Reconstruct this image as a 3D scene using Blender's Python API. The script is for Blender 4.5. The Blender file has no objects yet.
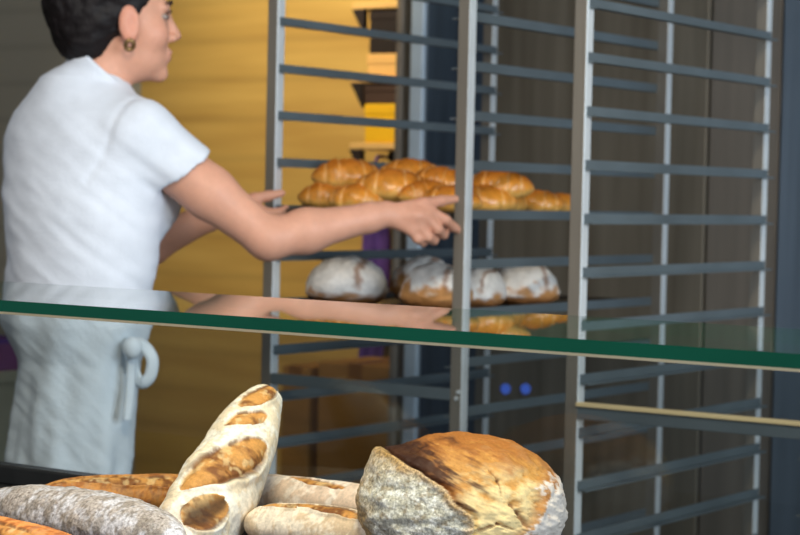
import bpy, bmesh, math, random
import numpy as np
from mathutils import Vector, Matrix, noise
random.seed(7); np.random.seed(7)
PI = math.pi
scn = bpy.context.scene
COL = scn.collection

# ---------------------------------------------------------------- camera
F, PITCH, ROLL, YAW, H = 2017.2, .0362, .0223, .6024, 1.2
fw = np.array([-math.sin(YAW)*math.cos(PITCH), math.cos(YAW)*math.cos(PITCH), -math.sin(PITCH)])
rt = np.array([math.cos(YAW), math.sin(YAW), 0.0]); up = np.cross(rt, fw)
rt, up = math.cos(ROLL)*rt+math.sin(ROLL)*up, -math.sin(ROLL)*rt+math.cos(ROLL)*up
CAM = np.array([0, 0, H])
def W(px, py, Z):                       # a point of the place at depth Z, measured on the photograph
    return CAM + Z*(fw + rt*(px-400)/F + up*(267.5-py)/F)
def WY(px, py, Y):                      # the same, on the vertical plane Y = const
    d = fw + rt*(px-400)/F + up*(267.5-py)/F
    return CAM + d*(Y/d[1])
def WZ(px, py, z):                      # the same, on the level z = const
    d = fw + rt*(px-400)/F + up*(267.5-py)/F
    return CAM + d*((z-H)/d[2])
cam = bpy.data.cameras.new('camera'); co = bpy.data.objects.new('camera', cam); COL.objects.link(co)
cam.sensor_fit = 'HORIZONTAL'; cam.sensor_width = 36; cam.lens = F/800*36
m = Matrix.Identity(4)
for i in range(3):
    m[i][0], m[i][1], m[i][2], m[i][3] = rt[i], up[i], -fw[i], CAM[i]
co.matrix_world = m
cam.dof.use_dof = True; cam.dof.focus_distance = 2.12; cam.dof.aperture_fstop = 10.5
scn.camera = co
scn.view_settings.view_transform = 'Standard'
scn.view_settings.look = 'None'

# ---------------------------------------------------------------- materials
def lin(c):
    return tuple(((x/255)/12.92 if x/255 <= .04045 else ((x/255+.055)/1.055)**2.4) for x in c)
def newmat(name):
    mt = bpy.data.materials.new(name); mt.use_nodes = True
    nt = mt.node_tree; b = nt.nodes['Principled BSDF']
    return mt, nt, b
def N(nt, t, **kw):
    n = nt.nodes.new(t)
    for k, v in kw.items(): setattr(n, k, v)
    return n
def mat(name, rgb, rough=.6, metal=0., var=.12, scale=8., stretch=(1,1,1), bump=0., bscale=60., spec=.5, sub=0., rgb2=None, coat=0.):
    """noise-mottled principled material (rgb in sRGB 0..255)"""
    mt, nt, b = newmat(name)
    tc = N(nt, 'ShaderNodeTexCoord'); mp = N(nt, 'ShaderNodeMapping'); mp.inputs['Scale'].default_value = stretch
    nt.links.new(tc.outputs['Object'], mp.inputs['Vector'])
    nz = N(nt, 'ShaderNodeTexNoise'); nz.inputs['Scale'].default_value = scale; nz.inputs['Detail'].default_value = 5
    nt.links.new(mp.outputs['Vector'], nz.inputs['Vector'])
    cr = N(nt, 'ShaderNodeValToRGB'); c = lin(rgb); c2 = lin(rgb2) if rgb2 else c
    cr.color_ramp.elements[0].position = .3; cr.color_ramp.elements[1].position = .7
    cr.color_ramp.elements[0].color = tuple(x*(1-var) for x in c)+(1,)
    cr.color_ramp.elements[1].color = tuple(min(1, x*(1+var)) for x in c2)+(1,)
    nt.links.new(nz.outputs['Fac'], cr.inputs['Fac']); nt.links.new(cr.outputs['Color'], b.inputs['Base Color'])
    b.inputs['Roughness'].default_value = rough; b.inputs['Metallic'].default_value = metal
    b.inputs['Specular IOR Level'].default_value = spec
    b.inputs['Coat Weight'].default_value = coat
    if sub:
        b.inputs['Subsurface Weight'].default_value = sub; b.inputs['Subsurface Radius'].default_value = (.01, .004, .002)
    if bump:
        n2 = N(nt, 'ShaderNodeTexNoise'); n2.inputs['Scale'].default_value = bscale; n2.inputs['Detail'].default_value = 4
        nt.links.new(mp.outputs['Vector'], n2.inputs['Vector'])
        bp = N(nt, 'ShaderNodeBump'); bp.inputs['Strength'].default_value = bump; bp.inputs['Distance'].default_value = .004
        nt.links.new(n2.outputs['Fac'], bp.inputs['Height']); nt.links.new(bp.outputs['Normal'], b.inputs['Normal'])
    return mt
def vcol_mat(name, rough=.7, bump=.5, bscale=120., mott=.3, mscale=90., sub=0., spec=.3, dist=.003, mlo=.38, mhi=.62):
    """material reading the colour attribute, broken up with two noises"""
    mt, nt, b = newmat(name)
    at = N(nt, 'ShaderNodeAttribute', attribute_name='Col')
    tc = N(nt, 'ShaderNodeTexCoord')
    nz = N(nt, 'ShaderNodeTexNoise'); nz.inputs['Scale'].default_value = mscale; nz.inputs['Detail'].default_value = 8; nz.inputs['Roughness'].default_value = .7
    nt.links.new(tc.outputs['Object'], nz.inputs['Vector'])
    mr = N(nt, 'ShaderNodeMapRange'); mr.inputs['From Min'].default_value = mlo; mr.inputs['From Max'].default_value = mhi
    mr.inputs['To Min'].default_value = 1-mott; mr.inputs['To Max'].default_value = 1+mott*.45
    nt.links.new(nz.outputs['Fac'], mr.inputs['Value'])
    mx = N(nt, 'ShaderNodeMix', data_type='RGBA', blend_type='MULTIPLY'); mx.inputs['Factor'].default_value = 1
    nt.links.new(at.outputs['Color'], mx.inputs['A']); nt.links.new(mr.outputs['Result'], mx.inputs['B'])
    nt.links.new(at.outputs['Alpha'], mx.inputs['Factor'])
    nt.links.new(mx.outputs['Result'], b.inputs['Base Color'])
    b.inputs['Roughness'].default_value = rough; b.inputs['Specular IOR Level'].default_value = spec
    if sub:
        b.inputs['Subsurface Weight'].default_value = sub; b.inputs['Subsurface Radius'].default_value = (.008, .003, .0015)
    n2 = N(nt, 'ShaderNodeTexNoise'); n2.inputs['Scale'].default_value = bscale; n2.inputs['Detail'].default_value = 6
    nt.links.new(tc.outputs['Object'], n2.inputs['Vector'])
    bp = N(nt, 'ShaderNodeBump'); bp.inputs['Distance'].default_value = dist
    bs = N(nt, 'ShaderNodeMath', operation='MULTIPLY'); bs.inputs[1].default_value = bump; nt.links.new(at.outputs['Alpha'], bs.inputs[0]); nt.links.new(bs.outputs[0], bp.inputs['Strength'])
    nt.links.new(n2.outputs['Fac'], bp.inputs['Height']); nt.links.new(bp.outputs['Normal'], b.inputs['Normal'])
    return mt
def glass_mat(name, tint, ior=1.5, refl=1.0):
    """thin clear pane: Fresnel mirror over a tinted see-through"""
    mt = bpy.data.materials.new(name); mt.use_nodes = True; nt = mt.node_tree
    nt.nodes.remove(nt.nodes['Principled BSDF']); out = nt.nodes['Material Output']
    tr = N(nt, 'ShaderNodeBsdfTransparent'); tr.inputs['Color'].default_value = tint+(1,)
    gl = N(nt, 'ShaderNodeBsdfGlossy'); gl.inputs['Roughness'].default_value = .015; gl.inputs['Color'].default_value = (refl, refl, refl, 1)
    lw = N(nt, 'ShaderNodeLayerWeight'); lw.inputs['Blend'].default_value = .5          # Schlick
    pw = N(nt, 'ShaderNodeMath', operation='POWER'); pw.inputs[1].default_value = 5; nt.links.new(lw.outputs['Facing'], pw.inputs[0])
    fr = N(nt, 'ShaderNodeMath', operation='MULTIPLY_ADD'); fr.inputs[1].default_value = .96; fr.inputs[2].default_value = .04
    nt.links.new(pw.outputs[0], fr.inputs[0])
    mx = N(nt, 'ShaderNodeMixShader')
    nt.links.new(fr.outputs[0], mx.inputs['Fac']); nt.links.new(tr.outputs['BSDF'], mx.inputs[1]); nt.links.new(gl.outputs['BSDF'], mx.inputs[2])
    nt.links.new(mx.outputs['Shader'], out.inputs['Surface'])
    return mt

# ---------------------------------------------------------------- object helpers
def tag(o, label=None, cat=None, group=None, kind=None):
    for k, v in (('label', label), ('category', cat), ('group', group), ('kind', kind)):
        if v: o[k] = v
    return o
def link(o, parent=None):
    COL.objects.link(o)
    if parent is not None: o.parent = parent
    return o
def empty(name, loc=(0,0,0), rz=0.):
    o = bpy.data.objects.new(name, None); o.location = loc; o.rotation_euler = (0,0,rz); o.empty_display_size = .1
    return link(o)
def mesh_obj(name, verts, faces, mt, parent=None, smooth=True, cols=None, loc=None):
    me = bpy.data.meshes.new(name); me.from_pydata([tuple(map(float, v)) for v in verts], [], [tuple(map(int, f)) for f in faces]); me.update()
    if isinstance(mt, (list, tuple)):
        for q in mt: me.materials.append(q)
    else: me.materials.append(mt)
    if smooth: me.polygons.foreach_set('use_smooth', [True]*len(me.polygons))
    if cols is not None:
        ca = me.color_attributes.new('Col', 'FLOAT_COLOR', 'POINT')
        cols = np.asarray(cols); c = np.ones((len(verts), 4), np.float32); c[:, :cols.shape[1]] = cols
        ca.data.foreach_set('color', c.ravel())
    o = bpy.data.objects.new(name, me)
    if loc is not None: o.location = loc
    return link(o, parent)
class MB:
    """collects boxes / tubes / prisms in one bmesh"""
    def __init__(s): s.bm = bmesh.new()
    def box(s, x0, x1, y0, y1, z0, z1, bevel=0., M=None):
        r = bmesh.ops.create_cube(s.bm, size=1); vs = r['verts']
        for v in vs:
            v.co = Vector(((x0+x1)/2+v.co.x*(x1-x0), (y0+y1)/2+v.co.y*(y1-y0), (z0+z1)/2+v.co.z*(z1-z0)))
        if bevel:
            es = list({e for v in vs for e in v.link_edges})
            rr = bmesh.ops.bevel(s.bm, geom=es, offset=bevel, segments=2, affect='EDGES', profile=.5)
            vs = list({v for f in rr['faces'] for v in f.verts} | {v for v in vs if v.is_valid})
        if M is not None:
            for v in vs: v.co = M @ v.co
        return s
    def tube(s, pts, r, n=10, caps=True):
        pts = [Vector(p) for p in pts]; rings = []
        rr = r if isinstance(r, (list, tuple)) else [r]*len(pts)
        for i, p in enumerate(pts):
            t = (pts[min(i+1, len(pts)-1)]-pts[max(i-1, 0)]).normalized()
            a = t.orthogonal().normalized() if i == 0 else (a - t*a.dot(t)).normalized()
            b = t.cross(a)
            rings.append([s.bm.verts.new(p+(a*math.cos(2*PI*k/n)+b*math.sin(2*PI*k/n))*rr[i]) for k in range(n)])
        for i in range(len(rings)-1):
            for k in range(n):
                s.bm.faces.new((rings[i][k], rings[i][(k+1)%n], rings[i+1][(k+1)%n], rings[i+1][k]))
        if caps:
            s.bm.faces.new(rings[0][::-1]); s.bm.faces.new(rings[-1])
        return s
    def build(s, name, mt, parent=None, smooth=False, loc=None):
        bmesh.ops.recalc_face_normals(s.bm, faces=s.bm.faces)
        me = bpy.data.meshes.new(name); s.bm.to_mesh(me); s.bm.free()
        for q in (mt if isinstance(mt, (list, tuple)) else [mt]): me.materials.append(q)
        if smooth:
            me.polygons.foreach_set('use_smooth', [True]*len(me.polygons))
        o = bpy.data.objects.new(name, me)
        if loc is not None: o.location = loc
        return link(o, parent)
def box(name, b, mt, parent=None, bevel=0.):
    return MB().box(*b, bevel=bevel).build(name, mt, parent)
def fbm(p, sc, o=4):
    return noise.fractal(Vector((p[0]*sc, p[1]*sc, p[2]*sc)), .6, 2.0, o)

# ---------------------------------------------------------------- signed-distance modelling (smooth unions, one continuous skin)
class SDF:
    def __init__(s, lo, hi, h):
        s.lo = np.array(lo, float); s.h = h
        s.n = np.ceil((np.array(hi)-s.lo)/h).astype(int)+1
        s.f = np.full(s.n, 1.0, np.float32)
    def _sub(s, lo, hi):
        a = np.clip(np.floor((lo-s.lo)/s.h).astype(int), 0, s.n); b = np.clip(np.ceil((hi-s.lo)/s.h).astype(int)+1, 0, s.n)
        if np.any(b <= a): return None, None
        ax = [(s.lo[i]+s.h*np.arange(a[i], b[i])).astype(np.float32) for i in range(3)]
        return tuple(slice(a[i], b[i]) for i in range(3)), np.stack(np.meshgrid(*ax, indexing='ij'), -1)
    def put(s, lo, hi, fun, k=.01, mode='add'):
        sl, P = s._sub(np.array(lo, float)-k-.03, np.array(hi, float)+k+.03)
        if sl is None: return s
        d = fun(P).astype(np.float32); a = s.f[sl]
        if mode == 'add':
            hh = np.clip(.5+.5*(a-d)/k, 0, 1); s.f[sl] = a*(1-hh)+d*hh-k*hh*(1-hh)
        else:
            d = -d; hh = np.clip(.5-.5*(a-d)/k, 0, 1); s.f[sl] = a*(1-hh)+d*hh+k*hh*(1-hh)
        return s
    def cone(s, a, b, ra, rb, k=.012, mode='add'):
        a = np.array(a, float); b = np.array(b, float); R = max(ra, rb); ab = b-a; L = ab@ab
        def fun(P):
            t = np.clip(((P-a)@ab)/L, 0, 1)
            return np.linalg.norm(P-(a+t[..., None]*ab), axis=-1)-(ra+t*(rb-ra))
        return s.put(np.minimum(a, b)-R, np.maximum(a, b)+R, fun, k, mode)
    def chain(s, pts, rs, k=.008):
        for i in range(len(pts)-1): s.cone(pts[i], pts[i+1], rs[i], rs[i+1], k)
        return s
    def ell(s, c, r, B=None, k=.012, mode='add'):
        c = np.array(c, float); r = np.array(r, float); B = np.eye(3) if B is None else np.array(B)   # rows: axes
        R = r.max()
        def fun(P):
            q = (P-c)@B.T; k0 = np.linalg.norm(q/r, axis=-1); k1 = np.linalg.norm(q/(r*r), axis=-1)
            return k0*(k0-1)/np.maximum(k1, 1e-6)
        return s.put(c-R, c+R, fun, k, mode)
    def loft(s, rows, k=.02, pw=2.0, mode='add', fold=None):
        """rows: (z, cx, cy, rx, ry) bottom to top, elliptical sections"""
        rows = np.array(rows, float); R = rows[:, 3:5].max()
        def fun(P):
            z = P[..., 2]; v = [np.interp(z, rows[:, 0], rows[:, i]) for i in range(1, 5)]
            dx, dy = P[..., 0]-v[0], P[..., 1]-v[1]
            q = (np.abs(dx/v[2])**pw+np.abs(dy/v[3])**pw)**(1/pw)
            d = (q-1)*np.minimum(v[2], v[3])
            if fold is not None: d = d+fold(np.arctan2(dy, dx), z)
            return np.maximum(d, np.maximum(rows[0, 0]-z, z-rows[-1, 0]))
        lo = [rows[:, 1].min()-R, rows[:, 2].min()-R, rows[0, 0]]; hi = [rows[:, 1].max()+R, rows[:, 2].max()+R, rows[-1, 0]]
        return s.put(lo, hi, fun, k, mode)
    def mesh(s):
        f = s.f; ins = f < 0; n = np.array(f.shape)
        c = [ins[i:n[0]-1+i, j:n[1]-1+j, k:n[2]-1+k] for i in (0,1) for j in (0,1) for k in (0,1)]
        tot = sum(x.astype(np.int8) for x in c); act = (tot > 0) & (tot < 8)
        idx = np.full(act.shape, -1, np.int64); A = np.argwhere(act); idx[tuple(A.T)] = np.arange(len(A))
        acc = np.zeros((len(A), 3)); cnt = np.zeros(len(A))
        offs = [(i,j,k) for i in (0,1) for j in (0,1) for k in (0,1)]
        for a in offs:
            for ax in range(3):
                if a[ax]: continue
                b = list(a); b[ax] = 1
                fa = f[tuple((A+np.array(a)).T)]; fb = f[tuple((A+np.array(b)).T)]
                cr = (fa < 0) != (fb < 0); t = np.where(cr, fa/np.where(cr, fa-fb, 1), 0)
                p = A+np.array(a); p = p.astype(float); p[:, ax] += t
                acc[cr] += p[cr]; cnt[cr] += 1
        V = s.lo+s.h*(acc/cnt[:, None]); faces = []
        for ax in range(3):
            u, v = (ax+1) % 3, (ax+2) % 3
            sl0 = [slice(None)]*3; sl1 = [slice(None)]*3; sl0[ax] = slice(0, -1); sl1[ax] = slice(1, None)
            E0, E1 = ins[tuple(sl0)], ins[tuple(sl1)]
            X = np.argwhere(E0 != E1); ok = (X[:, u] > 0) & (X[:, v] > 0) & (X[:, u] < n[u]-1) & (X[:, v] < n[v]-1); X = X[ok]
            q = []
            for du, dv in ((1,1),(0,1),(0,0),(1,0)):
                Y = X.copy(); Y[:, u] -= du; Y[:, v] -= dv; q.append(idx[tuple(Y.T)])
            q = np.stack(q, 1); fl = ~E0[tuple(X.T)]; q[fl] = q[fl][:, ::-1]; faces.append(q)
        return V, np.concatenate(faces)
def smooth_mesh(V, Fc, it=2, lam=.5):
    n = len(V); V = V.copy()
    e = np.concatenate([Fc[:, [0,1]], Fc[:, [1,2]], Fc[:, [2,3]], Fc[:, [3,0]]]); e = np.concatenate([e, e[:, ::-1]])
    deg = np.bincount(e[:, 0], minlength=n).astype(float)
    for _ in range(it):
        S = np.stack([np.bincount(e[:, 0], weights=V[e[:, 1], i], minlength=n) for i in range(3)], 1)/deg[:, None]
        V += lam*(S-V)
    return V
def vnormals(V, Fc):
    a = np.cross(V[Fc[:, 2]]-V[Fc[:, 0]], V[Fc[:, 3]]-V[Fc[:, 1]]); nn = np.zeros_like(V)
    for i in range(4):
        for j in range(3): nn[:, j] += np.bincount(Fc[:, i], weights=a[:, j], minlength=len(V))
    return nn/np.maximum(np.linalg.norm(nn, axis=1, keepdims=True), 1e-9)

# ================================================================ the setting
ZS = .80                                # level of the bread shelf
GY0, GY1, GZ = 1.6035, 1.9228, 1.072    # front and rear edge and top level of the glass
BW = 5.2                                # back wall

def wall_mat():
    mt, nt, b = newmat('boarded_wall')
    tc = N(nt, 'ShaderNodeTexCoord'); sp = N(nt, 'ShaderNodeSeparateXYZ'); nt.links.new(tc.outputs['Object'], sp.inputs[0])
    mul = N(nt, 'ShaderNodeMath', operation='MULTIPLY'); mul.inputs[1].default_value = 1/.13
    fr = N(nt, 'ShaderNodeMath', operation='FRACT')
    nt.links.new(sp.outputs['Z'], mul.inputs[0]); nt.links.new(mul.outputs[0], fr.inputs[0])
    cr = N(nt, 'ShaderNodeValToRGB'); e = cr.color_ramp.elements
    e[0].position = 0; e[0].color = (.66,.66,.66,1); e[1].position = .22; e[1].color = (1,1,1,1)
    q = e.new(.1); q.color = (.74,.74,.74,1); q = e.new(.9); q.color = (1,1,1,1); q = e.new(1.); q.color = (.8,.8,.8,1)
    nt.links.new(fr.outputs[0], cr.inputs['Fac'])
    nz = N(nt, 'ShaderNodeTexNoise'); nz.inputs['Scale'].default_value = 3
    mp = N(nt, 'ShaderNodeMapping'); mp.inputs['Scale'].default_value = (.6,.6,5); nt.links.new(tc.outputs['Object'], mp.inputs['Vector']); nt.links.new(mp.outputs['Vector'], nz.inputs['Vector'])
    yl = N(nt, 'ShaderNodeValToRGB'); yl.color_ramp.elements[0].position = .3; yl.color_ramp.elements[1].position = .7
    yl.color_ramp.elements[0].color = lin((196,156,82))+(1,); yl.color_ramp.elements[1].color = lin((216,178,98))+(1,)
    nt.links.new(nz.outputs['Fac'], yl.inputs['Fac'])
    gt = N(nt, 'ShaderNodeMath', operation='GREATER_THAN'); gt.inputs[1].default_value = -4.67
    nt.links.new(sp.outputs['X'], gt.inputs[0])
    mx = N(nt, 'ShaderNodeMix', data_type='RGBA'); mx.inputs['A'].default_value = lin((172,166,150))+(1,)
    nt.links.new(gt.outputs[0], mx.inputs['Factor']); nt.links.new(yl.outputs['Color'], mx.inputs['B'])
    mm = N(nt, 'ShaderNodeMix', data_type='RGBA', blend_type='MULTIPLY'); mm.inputs['Factor'].default_value = .38
    nt.links.new(mx.outputs['Result'], mm.inputs['A']); nt.links.new(cr.outputs['Color'], mm.inputs['B'])
    nt.links.new(mm.outputs['Result'], b.inputs['Base Color']); b.inputs['Roughness'].default_value = .55
    return mt
M_grey = mat('dark_plaster', (104,98,88), .8)
M_floor = mat('dark_tile', (82,72,62), .35, var=.2, scale=5)
M_ceil = mat('ceiling_paint', (150,146,138), .9)
M_frame = mat('window_frame_paint', (225,225,222), .5)
def struct(name, b, mt, bevel=0.):
    return tag(box(name, b, mt, bevel=bevel), kind='structure')
struct('floor', (-5.8, 2.6, -2.0, BW+.1, -.1, 0), M_floor)
struct('ceiling', (-5.8, 2.6, -2.0, BW+.1, 3.0, 3.1), M_ceil)
struct('wall_back', (-5.7, 2.5, BW, BW+.1, 0, 3.0), wall_mat())
struct('wall_left', (-5.8, -5.7, -2.0, BW+.1, 0, 3.0), M_grey)
wr = MB()
wr.box(2.5, 2.6, -2.0, BW+.1, 0, .9).box(2.5, 2.6, -2.0, BW+.1, 2.7, 3.0).box(2.5, 2.6, -2.0, .2, .9, 2.7).box(2.5, 2.6, 3.6, BW+.1, .9, 2.7)
tag(wr.build('wall_right', M_grey), kind='structure')
wn = MB()
for a in ((.2,.26),(1.87,1.93),(3.54,3.6)): wn.box(2.5, 2.58, a[0], a[1], .9, 2.7)
for a in ((.9,.96),(2.64,2.7)): wn.box(2.5, 2.58, .2, 3.6, a[0], a[1])
tag(wn.build('window_1', M_frame), kind='structure')

# ---------------------------------------------------------------- lights
def area(name, loc, target, size, power, color, sy=None, spread=PI):
    l = bpy.data.lights.new(name, 'AREA'); l.energy = power; l.color = color; l.size = size; l.spread = spread
    if sy: l.shape = 'RECTANGLE'; l.size_y = sy
    o = bpy.data.objects.new(name, l); o.location = loc
    o.rotation_euler = (Vector(target)-Vector(loc)).to_track_quat('-Z', 'Y').to_euler(); return link(o)
def spot(name, loc, target, power, color, ang, blend=.8, r=.08):
    l = bpy.data.lights.new(name, 'SPOT'); l.energy = power; l.color = color; l.spot_size = ang; l.spot_blend = blend; l.shadow_soft_size = r
    o = bpy.data.objects.new(name, l); o.location = loc
    o.rotation_euler = (Vector(target)-Vector(loc)).to_track_quat('-Z', 'Y').to_euler(); return link(o)
area('window_daylight', (2.45, 1.9, 1.8), (-2.4, 2.4, 1.2), 3.2, 185, (.76,.88,1.0), 1.7)
area('ceiling_panel', (-2.3, 1.3, 2.95), (-2.5, 2.4, 1.0), 1.2, 22, (.92,.96,1.0))
spot('wall_washer', (-3.55, 3.9, 2.9), (-3.72, 5.2, 1.75), 175, (1,.85,.58), math.radians(72), 1.0)
area('customer_side_fill', (-.3, -1.9, 1.5), (-1.8, 2.6, 1.0), 2.6, 36, (.95,.97,1.0), 1.6)  # added fill from an unseen source, lifts bevel, bread, post fronts and apron
area('counter_lamp', (-1.0, 1.35, 2.2), (-1.3, 1.75, .85), .35, 26, (1,.86,.66))
wd = bpy.data.worlds.new('world'); scn.world = wd; wd.use_nodes = True
wd.node_tree.nodes['Background'].inputs['Color'].default_value = (.62,.72,.85,1)
wd.node_tree.nodes['Background'].inputs['Strength'].default_value = .22

# ================================================================ display case
M_dark = mat('blackened_steel', (46,46,48), .35, .3, var=.2, scale=20)
M_case = mat('dark_laminate', (60,56,52), .5)
M_glass = glass_mat('clear_glass', (.93,.97,.95))
M_back = glass_mat('smoked_rear_glass', (.79,.81,.81), refl=.5)
M_gedge = mat('green_glass_edge', (3,76,58), .12, var=.1, scale=6, spec=.5)
M_arris = mat('painted_reflection_bevel', (236,222,186), .35, var=.05)  # cream stands in for bread light reflected along the lower edge
case = empty('display_case', (-1.45, 1.76, 0))
tag(case, 'bakery display case with a green-edged glass top over the bread', 'display case')
CX0, CX1 = -2.25, -.25
def cl(o):                               # parent in place
    o.parent = case; o.location = Vector(o.location)-case.location; return o
cl(box('base_cabinet', (CX0, CX1, GY0-.22, GY1, 0, ZS-.02), M_case, bevel=.004))
cl(box('bread_shelf', (CX0, CX1, GY0-.24, GY1+.03, ZS-.02, ZS), M_dark, bevel=.003))
for x in (CX0, CX1-.02): cl(box('end_panel', (x, x+.02, GY0+.01, GY1-.008, ZS, GZ-.0155), M_case, bevel=.002))
cl(box('rear_track', (CX0, CX1, GY1-.004, GY1+.024, ZS, ZS+.026), M_dark, bevel=.003))
cl(box('rear_glass', (CX0, CX1, GY1+.006, GY1+.012, ZS+.026, GZ-.0155), M_back))
# glass top: slab with polished green long edges and a lower bevel, its reflection painted in cream
T = .0155; bv = .0028
v = []; 
sec = [(GY0, GZ), (GY1, GZ), (GY1, GZ-T), (GY0+.0012, GZ-T), (GY0, GZ-T+bv)]
for x in (CX0, CX1): v += [(x, y, z) for y, z in sec]
f = [(0,1,6,5), (1,2,7,6), (2,3,8,7), (3,4,9,8), (4,0,5,9), (0,4,3,2,1), (5,6,7,8,9)]
gt = mesh_obj('glass_top', v, f, [M_glass, M_gedge, M_arris], smooth=False)
for i, p in enumerate(gt.data.polygons): p.material_index = {1:1, 4:1, 5:1, 6:1, 3:2}.get(i, 0)
gt['label'] = 'clear glass top with a dark green polished edge'
cl(gt)

# ================================================================ racks
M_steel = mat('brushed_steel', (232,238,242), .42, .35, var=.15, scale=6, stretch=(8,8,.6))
M_rail = mat('grey_steel_rail', (106,118,124), .45, .35, var=.15, scale=5)
M_lip = mat('painted_warm_light_lip', (252,226,172), .4, .2, var=.05)  # cream colour imitates warm light on the steel flange
M_rubber = mat('black_rubber', (28,28,30), .7)
SP, Z1 = .093, 1.5369
LEV = [Z1+SP*i for i in range(3, -14, -1)]
M_pfront = mat('painted_shade_post_face', (128,122,112), .45, .2, var=.1, scale=6, stretch=(8,8,.6))  # darker copy of the post steel: shade on the front put into the colour
def make_rack(label, ox, oy, w, d, lip):
    r = empty('bakery_rack', (ox-.004, oy, 0)); tag(r, label, 'rack', 'tall steel tray racks')
    hw = .0125
    for x, y in ((0,0),(w,0),(0,d),(w,d)):
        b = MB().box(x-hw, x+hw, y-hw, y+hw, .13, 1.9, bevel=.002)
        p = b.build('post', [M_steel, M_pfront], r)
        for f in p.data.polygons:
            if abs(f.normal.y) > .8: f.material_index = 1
        wv = MB(); wv.tube([(x-.013, y, .055), (x+.013, y, .055)], .055, 20)
        c_ = wv.build('caster', M_rubber, p)
        MB().box(x-.018, x+.018, y-.016, y+.016, .11, .13, .002).build('caster_plate', M_steel, p)
    for x, s in ((0,1), (w,-1)):
        for z in LEV:
            b = MB(); x0 = x+s*(hw-.0015)
            xs = sorted((x0, x0+s*.003)); xf = sorted((x0, x0+s*.019))
            bm = b.bm                                            # L-shaped angle, one closed section swept along the rack
            sec = [(x0, z+.009), (x0+s*.003, z+.009), (x0+s*.003, z-.006), (x0+s*.019, z-.006), (x0+s*.019, z-.009), (x0, z-.009)]
            ra, rb = [[bm.verts.new((q[0], yy, q[1])) for q in sec] for yy in (-.006, d+.006)]
            for k in range(6): bm.faces.new((ra[k], ra[(k+1) % 6], rb[(k+1) % 6], rb[k]))
            bm.faces.new(ra[::-1]); bm.faces.new(rb)
            b.build('tray_rail', M_rail, r)
        for za in (.16, 1.87): MB().box(x-.011, x+.011, hw, d-hw, za, za+.028, .002).build('side_bar', M_steel, r)
    for y in (0, d):
        for za in (.16, 1.87): MB().box(hw, w-hw, y-.011, y+.011, za, za+.028, .002).build('end_bar', M_steel, r)
    cb = MB().box(hw, w-hw, -hw-.001, -hw+.009, .818, .84, .001).build('cross_bar', M_rail, r)
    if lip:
        lp = MB().box(hw, w-hw, -hw-.006, -hw+.009, .8402, .8475, .001).build('lip', M_lip, cb); lp['label'] = 'thin upper lip with warm light painted in cream'
    for x, z in ((w+.008, .835), (w+.004, .823)):
        MB().tube([(x, -hw-.0005, z), (x, -hw-.005, z)], .0038, 10).build('bolt', M_steel, cb)
    return r
RX, RY, RW, RD = -2.481, 3.1627, .4501, .7987
make_rack('steel rack holding the trays of croissants and floury loaves, left of the two racks', RX, RY, RW, RD, False)
make_rack('empty steel rack standing right of the loaded one', -1.7265, 3.0625, .4501, .7396, True)

# ================================================================ behind the racks
M_st1 = mat('taupe_steel_door', (112,102,86), .42, .25, var=.2, scale=3, stretch=(7,7,.35), rgb2=(120,112,98))
M_st2 = mat('blue_grey_steel_door', (108,122,136), .38, .35, var=.25, scale=3, stretch=(7,7,.35))
M_st3 = mat('dark_blue_panel', (62,76,92), .35, .3, var=.3, scale=3, stretch=(9,9,.5))
M_pale = mat('pale_enamel_trim', (190,206,220), .4, .1, var=.06)
M_taupe = mat('taupe_trim', (128,118,106), .5)
CY = 4.6
fr_ = empty('refrigerator', (-2.6, CY+.3, 0)); tag(fr_, 'tall taupe steel refrigerator behind the racks with a pale post at its left', 'refrigerator')
def pf(o, root):
    o.parent = root; o.location = Vector(o.location)-root.location; return o
pf(box('body', (-3.19, -2.045, CY+.03, CY+.58, .0, 2.2), M_taupe, bevel=.004), fr_)
pf(box('corner_post', (-3.187, -3.166, CY-.01, CY+.03, .05, 2.15), M_taupe, bevel=.004), fr_)
pp = pf(box('corner_post', (-3.138, -3.094, CY-.012, CY+.03, .05, 2.15), M_pale, bevel=.006), fr_); pp['label'] = 'pale bluish post'
pf(box('door', (-3.09, -2.90, CY, CY+.03, .1, 2.12), M_st3, bevel=.005), fr_)
d2 = pf(box('door', (-2.895, -2.24, CY, CY+.03, .1, 2.12), M_st1, bevel=.005), fr_)
pf(box('door', (-2.235, -2.045, CY, CY+.03, .1, 2.12), mat('pale_taupe_door', (126,118,108), .42, .25, var=.2, scale=3, stretch=(7,7,.35)), bevel=.005), fr_)
M_bluespot = mat('blue_reflection_glow', (90,130,255), .3, var=.02)  # glowing blue discs imitate two reflections, not lamps on the door
nb = M_bluespot.node_tree.nodes['Principled BSDF']; nb.inputs['Emission Color'].default_value = lin((90,130,255))+(1,); nb.inputs['Emission Strength'].default_value = .3
for px in (505, 525):
    q = WY(px, 389, CY-.004)
    MB().tube([q+np.array([0,.004,0]), q], .014, 16).build('reflection_spot', M_bluespot, d2)
cb2 = empty('steel_cabinet', (-1.5, CY+.2, 0)); tag(cb2, 'blue-grey steel cabinet at the right edge, behind the empty rack', 'cabinet')
pf(box('body', (-2.04, -.8, CY+.02, CY+.5, 0, 2.3), M_st3, bevel=.004), cb2)
pf(box('door', (-2.04, -1.40, CY-.01, CY+.02, .1, 2.25), M_st2, bevel=.006), cb2)
pf(box('door', (-1.39, -.81, CY-.01, CY+.02, .1, 2.25), M_st2, bevel=.006), cb2)

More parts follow.
